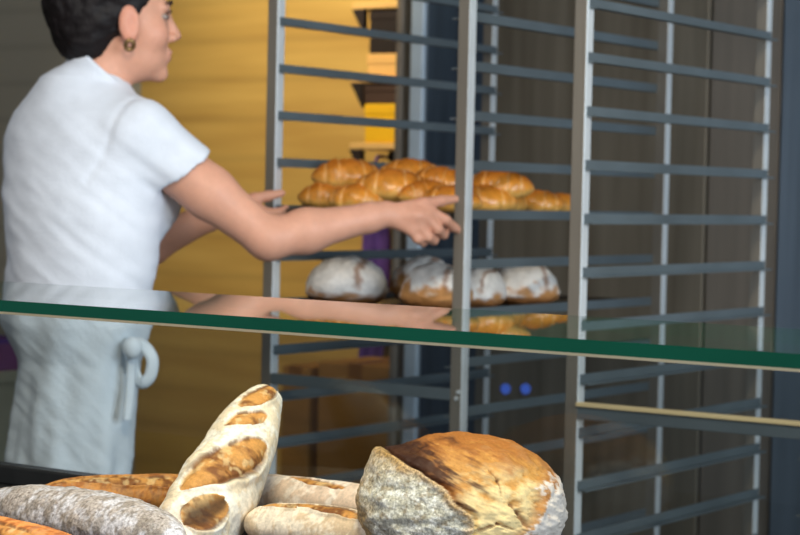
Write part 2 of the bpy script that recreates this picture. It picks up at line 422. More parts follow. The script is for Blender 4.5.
# wall shelves with packets, left of the refrigerator
M_wood = mat('pale_shelf_board', (226,182,112), .6, var=.1)
M_blackbox = mat('black_carton', (34,24,22), .6, var=.3, scale=6)
M_brownbox = mat('dark_brown_crate', (64,44,34), .7, var=.3, scale=6)
M_yel = mat('yellow_packet', (240,186,30), .5, var=.1)
M_cream = mat('peach_carton', (240,188,112), .6, var=.06)
M_aub = mat('aubergine_paper', (84,62,74), .7, var=.2, scale=12)
SY = BW-.24
def sx(px): return WY(px, 100, SY)[0]
def sz(py): return WY(375, py, SY)[2]
XA, XB = sx(362), sx(402)
sh = empty('wall_shelf', (XA, SY, sz(60))); tag(sh, 'wooden wall shelf on dark brackets carrying the black and peach cartons', 'shelf')
def shelf_unit(root, z):
    pf(box('board', (XA-.045, XB, SY, BW-.002, z-.02, z), M_wood, bevel=.003), root)
    for x in (XA-.045,):
        mb = MB(); bm = mb.bm
        yb = SY+.02; zb_ = z-.02
        vs = [bm.verts.new(p) for p in ((XA-.045,SY,zb_), (XA,SY,zb_), (XA,SY,zb_-.075), (XA-.045,yb,zb_), (XA,yb,zb_), (XA,yb,zb_-.075))]
        for q in ((0,1,2),(5,4,3),(0,3,4,1),(1,4,5,2),(2,5,3,0)): bm.faces.new([vs[i] for i in q])
        pf(mb.build('bracket', M_blackbox), root)
    pf(box('rail', (XA-.045, XA, BW-.03, BW-.002, z-.05, z-.02), M_blackbox), root)
z1, z2 = sz(76), sz(143)
shelf_unit(sh, z1)
sh2 = empty('wall_shelf', (XA, SY, z2)); tag(sh2, 'lower wooden wall shelf carrying a brown crate on a yellow packet', 'shelf'); shelf_unit(sh2, z2)
sh3 = empty('wall_shelf', (XA, SY, sz(2))); tag(sh3, 'topmost wooden wall shelf, at the top edge of the picture', 'shelf'); shelf_unit(sh3, sz(2))
def carton(name, label, cat, x0, x1, za, zb, mt, flap, y0=None):
    y0 = SY+.01 if y0 is None else y0
    r = empty(name, ((x0+x1)/2, y0, za)); tag(r, label, cat)
    pf(MB().box(x0, x1, y0, y0+.18, za, zb, .004).build('box_body', mt), r)
    pf(MB().box(x0-.002, x1+.002, y0-.002, y0+.182, zb-.03, zb+.002, .003).build('box_lid', flap), r)
    return r
zc = z1+.067
carton('carton', 'peach carton flat on the upper wall shelf', 'carton', XA+.01, XB-.01, z1, zc-.002, M_cream, M_cream)
carton('carton', 'tall black carton standing on the peach carton', 'carton', XA+.015, XB-.01, zc, sz(10), M_blackbox, M_blackbox)
zy = z2+.118
carton('packet', 'yellow packet on the lower wall shelf', 'packet', XA+.005, XB-.01, z2, zy-.002, M_yel, M_yel)
cr = carton('crate', 'dark brown crate on top of the yellow packet', 'crate', XA, XB-.01, zy, zy+.066, M_brownbox, M_brownbox)
# things on the floor behind the loaded rack
M_card = mat('brown_cardboard', (168,120,58), .8, var=.12, scale=4, stretch=(1,1,6))
M_tape = mat('parcel_tape', (140,94,44), .4, var=.08)
def floor_box(label, xa, xb, ytop, y0, zb=0.):
    zt = WY((xa+xb)/2, ytop, y0)[2]; x0, x1 = WY(xa, ytop, y0)[0], WY(xb, ytop, y0)[0]
    r = empty('cardboard_box', ((x0+x1)/2, y0, zb)); tag(r, label, 'box', 'cardboard boxes against the yellow wall')
    b = pf(MB().box(x0, x1, y0, y0+.27, zb, zt, .006).build('box_body', M_card), r)
    pf(MB().box((x0+x1)/2-.025, (x0+x1)/2+.025, y0-.0015, y0+.272, zt-.06, zt+.0015, .0005).build('tape', M_tape), r)
    return r
floor_box('narrow cardboard box seen through the loaded rack, beside the rack post', 282, 309, 366, 4.78)
floor_box('wide cardboard box behind the loaded rack, right of the narrow one', 318, 394, 364, 4.78)
# purple apron on a hook under the shelf
M_purple = mat('purple_cloth', (92,62,140), .8, var=.2, scale=14)
vs, fs = [], []
ap_y = BW-.10; n, mrow = 14, 30
ztop, zbot = sz(165), sz(432); xc = WY(371, 300, BW-.10)[0]
for j in range(mrow):
    t = j/(mrow-1); z = ztop+(zbot-ztop)*t
    hwid = .035+.02*math.sin(t*3)-.012*t
    for i in range(n):
        u = i/(n-1)*2-1
        vs.append((xc+u*hwid+.01*math.sin(t*5), ap_y+.02*math.sin(u*7+t*2)*(.3+t), z+.012*abs(u)*(1-t)))
for j in range(mrow-1):
    for i in range(n-1): fs.append((j*n+i, j*n+i+1, (j+1)*n+i+1, (j+1)*n+i))
apn = empty('hanging_apron', (xc, BW-.03, ztop+.03)); tag(apn, 'purple cloth apron hanging on the wall behind the loaded rack', 'apron')
c_ = pf(mesh_obj('cloth', vs, fs, M_purple), apn); sm = c_.modifiers.new('thick', 'SOLIDIFY'); sm.thickness = .004
pf(MB().tube([(xc, BW-.002, ztop+.03), (xc, BW-.08, ztop+.03), (xc, ap_y, ztop-.005)], .006, 8).build('strap', M_purple), apn)
# worktable with purple tray at the far left
M_olive = mat('pale_olive_laminate', (150,148,128), .55, var=.1)
tx0, tx1, ty = -4.5, -3.63, 3.45
tz = WY(8, 377, ty)[2]
wt = empty('worktable', (-4.0, ty+.3, 0)); tag(wt, 'pale olive work cabinet behind the woman, at the left edge', 'cabinet')
pf(box('body', (tx0, tx1, ty+.02, ty+.20, 0.0, tz-.03), M_olive, bevel=.005), wt)
pf(box('worktop', (tx0-.01, tx1+.01, ty, ty+.21, tz-.03, tz), M_olive, bevel=.004), wt)
pt = empty('storage_tray', (-3.75, ty+.1, tz)); tag(pt, 'purple plastic tray on the pale olive work cabinet', 'tray')
mb = MB(); ta, tb, tc_, td = -4.0, -3.635, ty+.02, ty+.195
bm = mb.bm                                               # open tray, walled all round
def ring_(e, z): return [bm.verts.new(p) for p in ((ta+e, tc_+e, z), (tb-e, tc_+e, z), (tb-e, td-e, z), (ta+e, td-e, z))]
R4 = [ring_(0, tz), ring_(0, tz+.075), ring_(.006, tz+.075), ring_(.006, tz+.006)]
for i in range(3):
    for k in range(4): bm.faces.new((R4[i][k], R4[i][(k+1) % 4], R4[i+1][(k+1) % 4], R4[i+1][k]))
bm.faces.new(R4[0][::-1]); bm.faces.new(R4[3])
pf(mb.build('tray_body', mat('purple_plastic', (116,66,112), .45, var=.08)), pt)
pf(MB().tube([(ta,tc_,tz+.073),(tb,tc_,tz+.073),(tb,td,tz+.073),(ta,td,tz+.073),(ta,tc_,tz+.073)], .006, 8).build('rim', M_purple), pt)


# ================================================================ breads on the shelf (sharp foreground)
M_crust = vcol_mat('bread_crust', .66, .7, 170., .62, 330., dist=.0025, mlo=.36, mhi=.60)
C3 = lambda c: np.array(lin(c))
FLOUR, FLOUR2, CRUST, GOLD, CREAM, BURNT, BROWN, GREYF = map(C3, ((232,222,206),(214,196,168),(150,94,48),(206,148,80),(232,204,152),(66,36,22),(118,64,28),(150,142,130)))
def sstep(a, b, x):
    t = min(1, max(0, (x-a)/(b-a))); return t*t*(3-2*t)
def mixc(a, b, t): return a+(b-a)*t
def make_long(name, label, cat, p0, p1, R, scores, base, base2, flour_lo=-.2, squash=.85, taper=.62, roll=0., sag=0., seed=0, nu=200, nv=120, blunt=(1.,1.), floor=None, gold=None, tone=1., dark=None, group=None, profile=None, face=False, mot=.22, pex=2.6, lump=0.):
    """batard / baguette from p0 to p1; scores: (t, angle, half length, half width, tilt, lift, hole)"""
    p0, p1 = Vector(p0), Vector(p1); ax = (p1-p0); L = ax.length; ax.normalize()
    side = ax.cross(Vector((0,0,1))).normalized(); upv = side.cross(ax)
    side, upv = side*math.cos(roll)+upv*math.sin(roll), upv*math.cos(roll)-side*math.sin(roll)
    if face:                                             # turn its slashed side to the customers
        tc = Vector((0,0,H))-p0.lerp(p1, .5); upv = (tc-ax*tc.dot(ax)).normalized(); side = ax.cross(upv)
    gold = GOLD if gold is None else gold; dark = BURNT if dark is None else dark
    vs, cs = [], []
    for i in range(nu+1):
        t = i/nu; e = 2*t-1
        pr = (max(0, 1-abs(e)**pex))**taper*(1 if profile is None else np.interp(t, [a for a, _ in profile], [b for _, b in profile]))
        for j in range(nv):
            a = 2*PI*j/nv                                # 0 = up
            x = (t-.5)*L; y = math.sin(a)*R*pr; z = math.cos(a)*R*pr*squash
            q = (x+seed*3.1, y, z)
            n1 = fbm(q, 14, 3); n2 = fbm(q, 55, 4); n3 = fbm((q[0]*.4, q[1], q[2]), 110, 3)
            disp = .05*n1+.022*n2+lump*fbm((t*5+seed, a*.6, seed), 1., 2)
            topn = math.cos(a)
            c = mixc(base, base2, sstep(-.25, .35, n2+.4*n1)); al = mot
            c = mixc(c, BROWN*1.0, .75*sstep(.1, -.75, topn+.25*n1))                 # bare, browner underside
            cr = fbm((q[0], q[1]*.5, q[2]*.5), 75, 3); c = mixc(c, GREYF*.75, mot*sstep(.25, .5, abs(cr)))
            if mot > .5:
                ck = fbm((q[0], q[1]*.3, q[2]*.3), 60, 3); c = mixc(c, C3((84,66,52)), .8*sstep(.05, .0, abs(ck))*sstep(-.1,.2,n1+.1)); disp -= .02*sstep(.05, .0, abs(ck))
            for (st, sa, hl, hw, tilt, lift, hole) in scores:
                du = (t-st)*L; da = ((a-sa+PI) % (2*PI)-PI)*R
                u = du*math.cos(tilt)+da*math.sin(tilt); w = -du*math.sin(tilt)+da*math.cos(tilt)
                w += .003*fbm(q, 40, 2)
                uu = u/hl
                if abs(uu) < 1.25:
                    env = max(0, 1-uu*uu)**.5 if abs(uu) < 1 else 0
                    hwid = hw*env
                    ww = w/max(hwid, 1e-5) if hwid > 1e-5 else 99*np.sign(w)
                    if abs(ww) < 1:
                        inside = sstep(1, .8, abs(ww))
                        cc = mixc(gold, mixc(CRUST, dark, .35), sstep(-.3, .6, fbm((q[0], q[1]*.4, q[2]), 48, 4)+.35*ww))
                        cc = mixc(cc, CREAM, .5*sstep(.1, .5, fbm((q[0]+5, q[1], q[2]), 60, 3)-.2*ww))
                        if hole: cc = mixc(cc, dark*.6, sstep(.9, .2, abs(ww))*.85)
                        c = mixc(c, cc, inside); al = al*(1-inside)+.25*inside
                        disp += (lift*(1-ww*ww)*.8-.10*inside)*(1 if not hole else -1.3) + .03*fbm((q[0], q[1]*.3, q[2]), 90, 2)*inside
                    edge = math.exp(-((ww-1.08)/.22)**2) if abs(ww) < 4 else 0
                    disp += lift*1.0*edge*env
                    c = mixc(c, dark, .75*math.exp(-((ww-.93)/.10)**2)*env); c = mixc(c, mixc(dark, BROWN, .4), .85*math.exp(-((ww+.84)/.20)**2)*env*sstep(-.35, .3, n2+.2))
                    disp -= .10*math.exp(-((ww-.86)/.10)**2)*env
            s = 1+disp
            co_ = p0.lerp(p1, .5)+ax*x+side*(y*s)+upv*(z*s)+upv*(sag*(1-e*e))
            if floor is not None and co_.z < floor: co_.z = floor+.0006*random.random()
            vs.append(co_); cs.append(np.append(np.clip(c*tone, 0, 1), al))
    fs = [(i*nv+j, i*nv+(j+1) % nv, (i+1)*nv+(j+1) % nv, (i+1)*nv+j) for i in range(nu) for j in range(nv)]
    piv = p0.lerp(p1, .5); piv.z = min(v.z for v in vs)
    fs = [f[::-1] for f in fs]
    o = mesh_obj(name, [v-piv for v in vs], fs, M_crust, cols=np.array(cs), loc=piv)
    return tag(o, label, cat, group)

V3 = lambda a: Vector(tuple(map(float, a)))
# leaning floured loaf with golden slashes
tip = V3(WY(269, 393, 1.865)); bot = V3(WY(156, 604, 1.62))
make_long('batard_loaf', 'floured long loaf propped upright against the others, with golden slashes', 'bread', bot, tip, .0475,
    [(.925, -.18, .043, .0205, .62, .08, 0), (.765, -.22, .031, .0115, .95, .07, 0), (.55, -.08, .066, .0265, .62, .12, 0), (.315, .0, .030, .022, .5, .16, 1)],
    C3((250,242,228)), C3((236,218,190)), taper=.36, pex=5., lump=.10, squash=1., seed=1, nu=260, nv=170, face=True, floor=ZS+.0005,
    profile=[(0, .95), (.25, 1.0), (.5, .98), (.7, .88), (.85, .74), (.93, .66), (.975, .70), (1, .9)])
# floured grey loaf at the left, its brown neighbour behind
A, B = V3(WZ(-22, 506, ZS+.040)), V3(WZ(184, 540, ZS+.040))
make_long('batard_loaf', 'grey floured loaf lying in front at the left, tapering to the left edge', 'bread', A, B, .041,
    [(.62, -1.0, .14, .016, -.05, .10, 0)], C3((196,198,204)), C3((172,166,160)), seed=2, mot=.75, floor=ZS+.0005, taper=.55, dark=BROWN)
A, B = V3(WZ(30, 500, ZS+.034)), V3(WZ(230, 495, ZS+.034))
make_long('batard_loaf', 'brown crusted loaf lying behind the grey floured loaf at the left', 'bread', A, B, .033,
    [(.5, .5, .11, .012, .1, .08, 0)], C3((204,140,74)), C3((164,100,48)), seed=3, floor=ZS+.0005, taper=.45)
A, B = V3(WZ(-90, 528, ZS+.032)), V3(WZ(100, 566, ZS+.032))
make_long('batard_loaf', 'orange brown loaf in the bottom left corner', 'bread', A, B, .034,
    [(.5, .6, .1, .012, .1, .08, 0)], C3((222,152,84)), C3((176,104,50)), seed=4, floor=ZS+.0005, taper=.5)
# behind and right of the leaning loaf
make_long('batard_loaf', 'pale floured loaf lying at the back between the propped loaf and the round loaf', 'bread', (-1.60,1.886,.833), (-1.285,1.886,.842), .032,
    [(.62, .3, .05, .009, .2, .07, 0)], C3((250,234,222)), C3((226,200,180)), seed=5, floor=ZS+.0005, taper=.40)
A, B = V3(WZ(246, 522, ZS+.032)), V3(WZ(386, 537, ZS+.032))
make_long('batard_loaf', 'floured loaf with a brown slash in front of the pale back loaf', 'bread', A, B, .033,
    [(.60, .25, .06, .012, .12, .12, 0), (.25, .2, .035, .010, .2, .10, 0)], C3((246,230,210)), C3((216,190,160)), seed=6, floor=ZS+.0005, taper=.48)

# round country loaf with a torn, domed opening
def make_boule():
    cpt = V3(WZ(462, 512, ZS+.062)); d = Vector(tuple(fw)); d.z = 0; d.normalize()
    rr = Vector((0,0,1)).cross(-d).normalized(); rr = d.cross(Vector((0,0,1))).normalized(); uu = Vector((0,0,1))
    tilt = .14; toc = (-d*math.cos(tilt)+uu*math.sin(tilt)); ub = (uu*math.cos(tilt)+d*math.sin(tilt))
    R = .1115; nu, nv = 230, 320; vs, cs = [], []
    ear = [(-.76,.74),(-.62,.64),(-.39,.48),(-.19,.30),(-.07,.12),(.06,.0),(.095,-.15),(.06,-.32),(.0,-.65),(.0,-1.2)]
    ea, eb = np.array([p[0] for p in ear]), np.array([p[1] for p in ear])
    seg = list(zip(zip(ea[:-1], eb[:-1]), zip(ea[1:], eb[1:])))
    ext = [(-1.15,1.15)]+ear
    for i in range(nu+1):
        th = PI*i/nu
        for j in range(nv):
            ph = 2*PI*j/nv
            n = Vector((math.sin(th)*math.cos(ph), math.sin(th)*math.sin(ph), math.cos(th)))
            a = n.dot(rr); b = n.dot(ub); g = n.dot(toc)
            # signed distance to the torn line: >0 on the opened side
            best = 9; sgn = 1
            if g > -.25:
                for k in range(len(ext)-1):
                    (x0, y0), (x1, y1) = ext[k], ext[k+1]
                    dx, dy = x1-x0, y1-y0; t = min(1, max(0, ((a-x0)*dx+(b-y0)*dy)/(dx*dx+dy*dy)))
                    ddx, ddy = a-x0-t*dx, b-y0-t*dy; dd = math.hypot(ddx, ddy)
                    if dd < best: best = dd; sgn = 1 if (dx*ddy-dy*ddx) > 0 else -1
            s = best*sgn if g > -.25 else .6
            q = (n.x*R, n.y*R, n.z*R)
            n1 = fbm(q, 16, 3); n2 = fbm(q, 50, 5); n3 = fbm(q, 130, 4)
            s += .035*n1+.012*n2
            disp = .03*n1+.012*n2+.10*math.exp(-((a+.72)/.16)**2-((b-.60)/.2)**2)*(g > -.4); al = .15
            ds = min([math.hypot(a-x0-(x1-x0)*tq, b-y0-(y1-y0)*tq) for (x0, y0), (x1, y1) in zip(ear[:3], ear[1:4]) for tq in [min(1, max(0, ((a-x0)*(x1-x0)+(b-y0)*(y1-y0))/((x1-x0)**2+(y1-y0)**2)))]])
            if s < 0:        # floured skin, curling up to the ear
                disp += .045*math.exp(-(s/.07)**2)+.012
                disp += .006*fbm(q, 32, 4)
                k = sstep(-.1, .45, n3*.9+.5*n2+.12)
                c = mixc(C3((196,192,178)), C3((232,230,224)), k); al = .9
                c = mixc(c, C3((140,118,84)), .6*sstep(.2, .6, -fbm((q[0]+3, q[1], q[2]), 95, 4)))
                c = mixc(c, C3((196,150,84)), .7*sstep(-.12, -.015, s+.04*n2))
                c = mixc(c, C3((176,138,76)), .8*max(sstep(-.78, -.95, a+.1*n1), sstep(.28, .62, b+.1*n1)*.7*sstep(-.3,-.5,a)))
            else:            # torn, golden crumbly crust
                crk = fbm((q[0], q[1], q[2]*.6), 34, 4); fib = fbm(((a*.55+b*.83)*R, (a*.83-b*.55)*R*.22, g*R*.22), 85, 4)
                disp += -.05*math.exp(-(s/.035)**2)+.012*crk+.012*fib+.012
                c = mixc(C3((204,148,78)), C3((240,212,156)), sstep(-.45, .35, -b*1.0+.35+.55*n2+.3*fib-.4*max(0, a-.55)))
                c = mixc(c, C3((158,92,38)), .8*sstep(.40, .86, b+.22*n2+.25*fib))
                bn = sstep(.46, .03, ds-.20*n1-.22*fib)*(g > -.3)
                c = mixc(c, C3((112,58,26)), .9*bn)
                c = mixc(c, C3((54,28,18)), .85*sstep(.15, .6, fib+.6*crk+.3)*bn)
                c = mixc(c, C3((52,26,16)), sstep(.40, .15, math.hypot(a+.62, b-.68))*.9)
                c = mixc(c, C3((128,78,36)), .3*sstep(.03, .0, abs(crk)-.008)*sstep(.05,.3,s))
                disp -= .008*sstep(.05, .0, abs(crk))*sstep(.05,.3,s)
                for (x0, y0), (x1, y1) in (((.20,.56),(.30,.42)), ((.30,.42),(.33,.24)), ((.42,.12),(.50,.0)), ((.50,.0),(.58,-.18)), ((.12,-.22),(.30,-.12)), ((.30,-.12),(.44,-.20))):
                    dx, dy = x1-x0, y1-y0; t = min(1, max(0, ((a-x0)*dx+(b-y0)*dy)/(dx*dx+dy*dy)))
                    dd = math.hypot(a-x0-t*dx, b-y0-t*dy)+.02*n2
                    if g > 0: c = mixc(c, C3((122,72,34)), .75*sstep(.022, .004, dd)); disp -= .028*sstep(.03, .0, dd)
                e = a-.69+.10*n1-.35*(b-.05)
                c = mixc(c, C3((176,112,56)), .8*sstep(-.22, -.02, e))
                c = mixc(c, C3((236,226,220)), .9*sstep(-.02, .07, e+.18*n2)*sstep(.65,.35,b))
                disp += .02*math.exp(-((e)/.05)**2)*(b < .4)
            low = sstep(-.45, -.85, n.z); c = mixc(c, BROWN, low*.6)
            sc = 1+disp
            vr = .82+.05*n1
            vq = rr*(a*1.0*R*sc)+uu*0
            p = n*R*sc; p.z *= .715 if p.z > 0 else .60
            w = cpt+p+Vector((0,0,.004))
            if w.z < ZS+.0004: w.z = ZS+.0004
            vs.append(w); cs.append(np.append(np.clip(c, 0, 1), al))
    fs = [(i*nv+j, i*nv+(j+1) % nv, (i+1)*nv+(j+1) % nv, (i+1)*nv+j) for i in range(nu) for j in range(nv)]
    piv = Vector((cpt.x, cpt.y, ZS))
    o = mesh_obj('round_loaf', [v-piv for v in vs], fs, M_crust, cols=np.array(cs), loc=piv)
    tag(o, 'large round country loaf with a torn golden crust and a floured left side', 'bread')
make_boule()

# ================================================================ trays and what lies on them
M_tray = mat('dark_baking_steel', (92,84,74), .4, .6, var=.2, scale=8)
def make_tray(label, lev, y0):
    zt = Z1-SP*lev-.0055; x0, x1 = RX+.022, RX+RW-.022; y1 = y0+.74
    r = empty('baking_tray', ((x0+x1)/2, y0, zt)); tag(r, label, 'tray', 'baking trays in the loaded rack')
    pf(MB().box(x0, x1, y0, y1, zt, zt+.003).build('tray_floor', M_tray), r)
    mb = MB(); h = .009
    mb.box(x0, x1, y0, y0+.003, zt+.003, zt+h).box(x0, x1, y1-.003, y1, zt+.003, zt+h).box(x0, x0+.003, y0+.003, y1-.003, zt+.003, zt+h).box(x1-.003, x1, y0+.003, y1-.003, zt+.003, zt+h)
    pf(mb.build('rim', M_tray), r)
    return zt+.003
zt1 = make_tray('baking tray of croissants the woman is sliding into the rack', 4, RY-.055)
zt2 = make_tray('baking tray of floury loaves two levels below the croissants', 6, RY+.02)
M_pastry = vcol_mat('glazed_pastry', .27, .3, 110., .22, 60., spec=.7, dist=.002)
def croissant_mesh(name, bend, seed):
    nu, nv = 72, 28; L, R = .135, .040; vs, cs = [], []
    for i in range(nu+1):
        t = i/nu; e = 2*t-1
        ang = e*bend; rad = L/2/max(bend, .05)
        cx, cy = rad*math.sin(ang), rad*(1-math.cos(ang))
        stp = abs(e)*3.1; ridge = 1-.09*((stp % 1))**2.5
        r = R*(max(0, 1-abs(e)**2.1))**.62*ridge*(1.0)+.0005
        for j in range(nv):
            a = 2*PI*j/nv; s = 1+.05*fbm((e*2+seed, math.cos(a), math.sin(a)), 1.4, 3)
            y = math.sin(a)*r*s; z = math.cos(a)*r*s*(.92 if math.cos(a) > 0 else .6)
            vs.append((cx-math.sin(ang)*y, cy+math.cos(ang)*y, z))
            up_ = math.cos(a); g = (stp % 1)
            c = mixc(C3((246,192,104)), C3((232,152,52)), sstep(-.5, .3, up_+.3*fbm((e*3+seed, a, 0), 2, 2)))
            c = mixc(c, C3((196,104,28)), sstep(.35, .95, up_)*.75)
            c = mixc(c, C3((250,204,128)), .6*sstep(.8, 1.0, g))
            cs.append(c)
    zmin = min(v[2] for v in vs); vs = [(x, y, z-zmin) for x, y, z in vs]
    fs = [(i*nv+j, (i+1)*nv+j, (i+1)*nv+(j+1) % nv, i*nv+(j+1) % nv) for i in range(nu) for j in range(nv)]
    me_o = mesh_obj(name, vs, fs, M_pastry, cols=np.array(cs)); return me_o
CR = [croissant_mesh('croissant', b, s) for b, s in ((.25, 1), (.55, 5), (.4, 9))]
used = [False]*3
def put_croissant(px, py, Y, z, rz, rx, sc, k, label, ry=0.):
    """stands where the photograph shows it: Y is its place along the tray, z its height above the tray"""
    if used[k]:
        o = CR[k].copy(); COL.objects.link(o)
    else: o = CR[k]; used[k] = True
    p = WY(px, py, Y)
    o.location = (p[0], Y, zt1+z); o.rotation_euler = (rx, ry, rz); o.scale = (sc, sc, sc*1.0)
    tag(o, label, 'croissant', 'croissants heaped on the tray')
R_ = math.radians
CROI = [
 # px, py, Y, z, rz, rx, sc, kind, label
 (331,191, 3.27, .000, R_(40), 0, 1.0, 0, 'croissant low at the left end of the heap, against the tray edge'),
 (358,196, 3.20, .000, R_(20), 0, .95, 1, 'croissant low in front, right above the forearm'),
 (348,176, 3.30, .040, R_(48), .1, 1.12, 0, 'large pale croissant tilted on top at the left of the heap'),
 (392,187, 3.24, .018, R_(30), 0, 1.15, 2, 'croissant in the middle front of the heap, above the wrist'),
 (410,168, 3.38, .048, R_(25), 0, 1.05, 1, 'top croissant at the centre of the heap'),
 (440,176, 3.34, .034, R_(10), .1, 1.0, 0, 'croissant near the top, just left of the bright rack post'),
 (428,186, 3.26, .010, R_(70), 0, .95, 2, 'croissant above the thumb, below the top ones'),
 (450,200, 3.24, .000, R_(15), 0, .95, 0, 'dark croissant behind the fingertips'),
 (374,178, 3.42, .03, R_(60), 0, 1.0, 1, 'croissant at the back of the heap, between the two top ones'),
 (499,187, 3.40, .028, R_(22), .1, 1.05, 0, 'pale croissant on top just right of the bright rack post'),
 (486,200, 3.36, .000, R_(50), 0, 1.0, 2, 'orange croissant under the pale one right of the post'),
 (508,203, 3.50, .000, R_(100), 0, .9, 0, 'croissant standing end on, under the tip of the pale one'),
 (536,205, 3.60, .000, R_(20), 0, .9, 1, 'flat orange croissant further back on the tray'),
 (560,207, 3.74, .000, R_(60), 0, .8, 0, 'last croissant at the far right end of the tray'),
]
for c in CROI: put_croissant(*c)
# floury round loaves on the lower tray
M_flour = vcol_mat('floury_crust', .8, .4, 90., .2, 40.)
def floury(px, Y, rx_, ry_, rz_, label, seed, fl, rot=0.):
    nu, nv = 60, 80; vs, cs = [], []
    for i in range(nu+1):
        th = PI*i/nu
        for j in range(nv):
            ph = 2*PI*j/nv; n = (math.sin(th)*math.cos(ph), math.sin(th)*math.sin(ph), math.cos(th))
            q = (n[0]+seed*5, n[1], n[2]); n1 = fbm(q, 1.6, 3); n2 = fbm(q, 4.5, 4)
            s = 1+.06*n1+.015*n2
            ang = math.cos(ph-2.3)
            cut = abs(n[0]*.8+.3*n[1]-.35+.12*n1)
            c = mixc(C3((206,150,92)), C3((250,246,240)), sstep(fl-.2, fl+.2, n[2]+.4*n1+.2*n2))
            c = mixc(c, C3((150,96,52)), .75*sstep(.09, .04, cut)*sstep(-.1, .3, n[2]))
            c = mixc(c, C3((150,96,52)), .8*sstep(.0, -.5, n[2]))
            z = n[2]*rz_*(1 if n[2] > 0 else .55)*s
            vs.append((n[0]*rx_*s, n[1]*ry_*s, max(z, -.45*rz_))); cs.append(c)
    zmin = min(v[2] for v in vs); vs = [(x, y, z-zmin) for x, y, z in vs]
    fs = [(i*nv+j, (i+1)*nv+j, (i+1)*nv+(j+1) % nv, i*nv+(j+1) % nv) for i in range(nu) for j in range(nv)]
    o = mesh_obj('floury_loaf', vs, fs, M_flour, cols=np.array(cs)); p = WY(px, 290, Y)
    o.location = (p[0], Y, zt2+.0006); o.rotation_euler[2] = rot
    tag(o, label, 'bread', 'floury loaves on the lower tray')
floury(347, 3.29, .088, .075, .066, 'white floury round loaf at the left end of the lower tray', 1, -.25)
floury(424, 3.47, .065, .075, .068, 'brown loaf behind, between the white loaf and the two-toned loaf', 2, .35)
floury(437, 3.28, .070, .070, .064, 'brown loaf with a floury left cheek, left of the bright rack post', 3, .25)
floury(482, 3.44, .040, .07, .056, 'slim floury loaf just right of the bright rack post', 4, -.1)
floury(523, 3.58, .074, .068, .064, 'wide floury loaf with brown cracks at the right end of the lower tray', 5, .05, .5)


# ================================================================ the woman
M_skin = vcol_mat('skin', .5, .12, 220., .06, 30., sub=.08, spec=.35, dist=.001)
M_shirt = mat('white_cotton', (216,222,232), .85, var=.04, scale=30, bump=.25, bscale=260, sub=0, spec=.2)
M_apron = mat('bluish_white_linen', (226,236,243), .88, var=.05, scale=26, bump=.3, bscale=220, spec=.2)
M_hair = mat('dark_brown_hair', (22,17,18), .58, var=.3, scale=16, stretch=(3,3,.8), bump=.25, bscale=90, spec=.25)
M_trous = mat('charcoal_trousers', (48,44,44), .85, var=.1)
M_shoe = mat('black_shoe_leather', (26,25,25), .5)
M_eye = mat('eye_white', (150,136,128), .2, var=.02)
M_iris = mat('brown_iris', (60,40,28), .2)
M_brow = mat('dark_brow', (52,38,32), .8)
M_gold = mat('old_gold', (150,120,80), .35, .8)
pers = empty('person', (-2.54, 2.66, 0))
tag(pers, 'dark-haired woman in white shirt and pale apron sliding a tray into the rack', 'person')
pj = lambda p: np.array(W(*p))
Rsh, Rel, Rwr = pj((138,137,3.60)), pj((268,239,3.62)), pj((386,214,3.70))
Lsh, Lel, Lwr = pj((46,142,3.775)), pj((112,262,3.94)), pj((226,209,3.93))
fa = math.radians(52.5); tl = math.radians(-2.5)
hf = np.array([math.cos(fa)*math.cos(tl), math.sin(fa)*math.cos(tl), -math.sin(tl)])
hs = np.array([math.sin(fa), -math.cos(fa), 0.]); ht = np.cross(hs, hf)
HB = np.stack([hf, hs, ht]); HC = pj((119.5,16,3.68))
hp = lambda f, s, t: HC+hf*f+hs*s+ht*t
neck = pj((95,84,3.69))
TORSO = [(.74,-2.54,2.66,.098,.080),(.84,-2.54,2.66,.102,.084),(.98,-2.54,2.665,.112,.085),(1.10,-2.545,2.68,.118,.09),(1.22,-2.56,2.695,.14,.10),(1.30,-2.572,2.705,.148,.095),(1.35,-2.576,2.708,.125,.082),(1.385,-2.578,2.71,.075,.06)]
g = SDF((-3.0, 2.44, -.0), (-1.96, 3.24, 1.72), .0042)
g.loft(TORSO, k=.02)
shm = np.array([-2.578, 2.708, 1.345])
for sh_, el_, wr_ in ((Rsh, Rel, Rwr), (Lsh, Lel, Lwr)):
    g.cone(shm, sh_, .058, .05, .03); g.cone(sh_, sh_*.45+el_*.55, .055, .0455, .02); g.cone(sh_*.45+el_*.55, el_, .0455, .036, .02)
    mid = el_*.68+wr_*.32
    g.cone(el_, mid, .036, .0385, .02); g.cone(mid, el_*.15+wr_*.85, .0385, .0265, .02); g.cone(el_*.15+wr_*.85, wr_, .0255, .0245, .015)
for sx_ in (-1, 1):
    hip = np.array([-2.54+sx_*.046, 2.66, .80]); kn = np.array([-2.54+sx_*.05, 2.67, .44]); an = np.array([-2.54+sx_*.07, 2.655, .07])
    g.cone(hip, kn, .060, .045, .03); g.cone(kn, kn*.7+an*.3+np.array([0,-.012,0]), .05, .052, .02); g.cone(kn*.7+an*.3+np.array([0,-.012,0]), an, .052, .034, .02)
    g.cone(an+np.array([0,-.02,-.035]), an+np.array([0,.14,-.045]), .03, .022, .02)
def hand(pal, thumb, fingers, wr_):
    for ch in fingers:
        g.cone(wr_, ch[0], .017, .0115, .010)
    g.ell(pal[0], (.030,.026,.018), None, .012)
    g.chain(thumb, (.0145,.012,.0102,.0078), .006)
    for ch, rr_ in zip(fingers, ((.0112,.0095,.0085,.007),(.0114,.0098,.0086,.0072),(.011,.0093,.0082,.0068),(.0098,.0082,.0073,.006))):
        g.chain(ch, rr_, .0035)
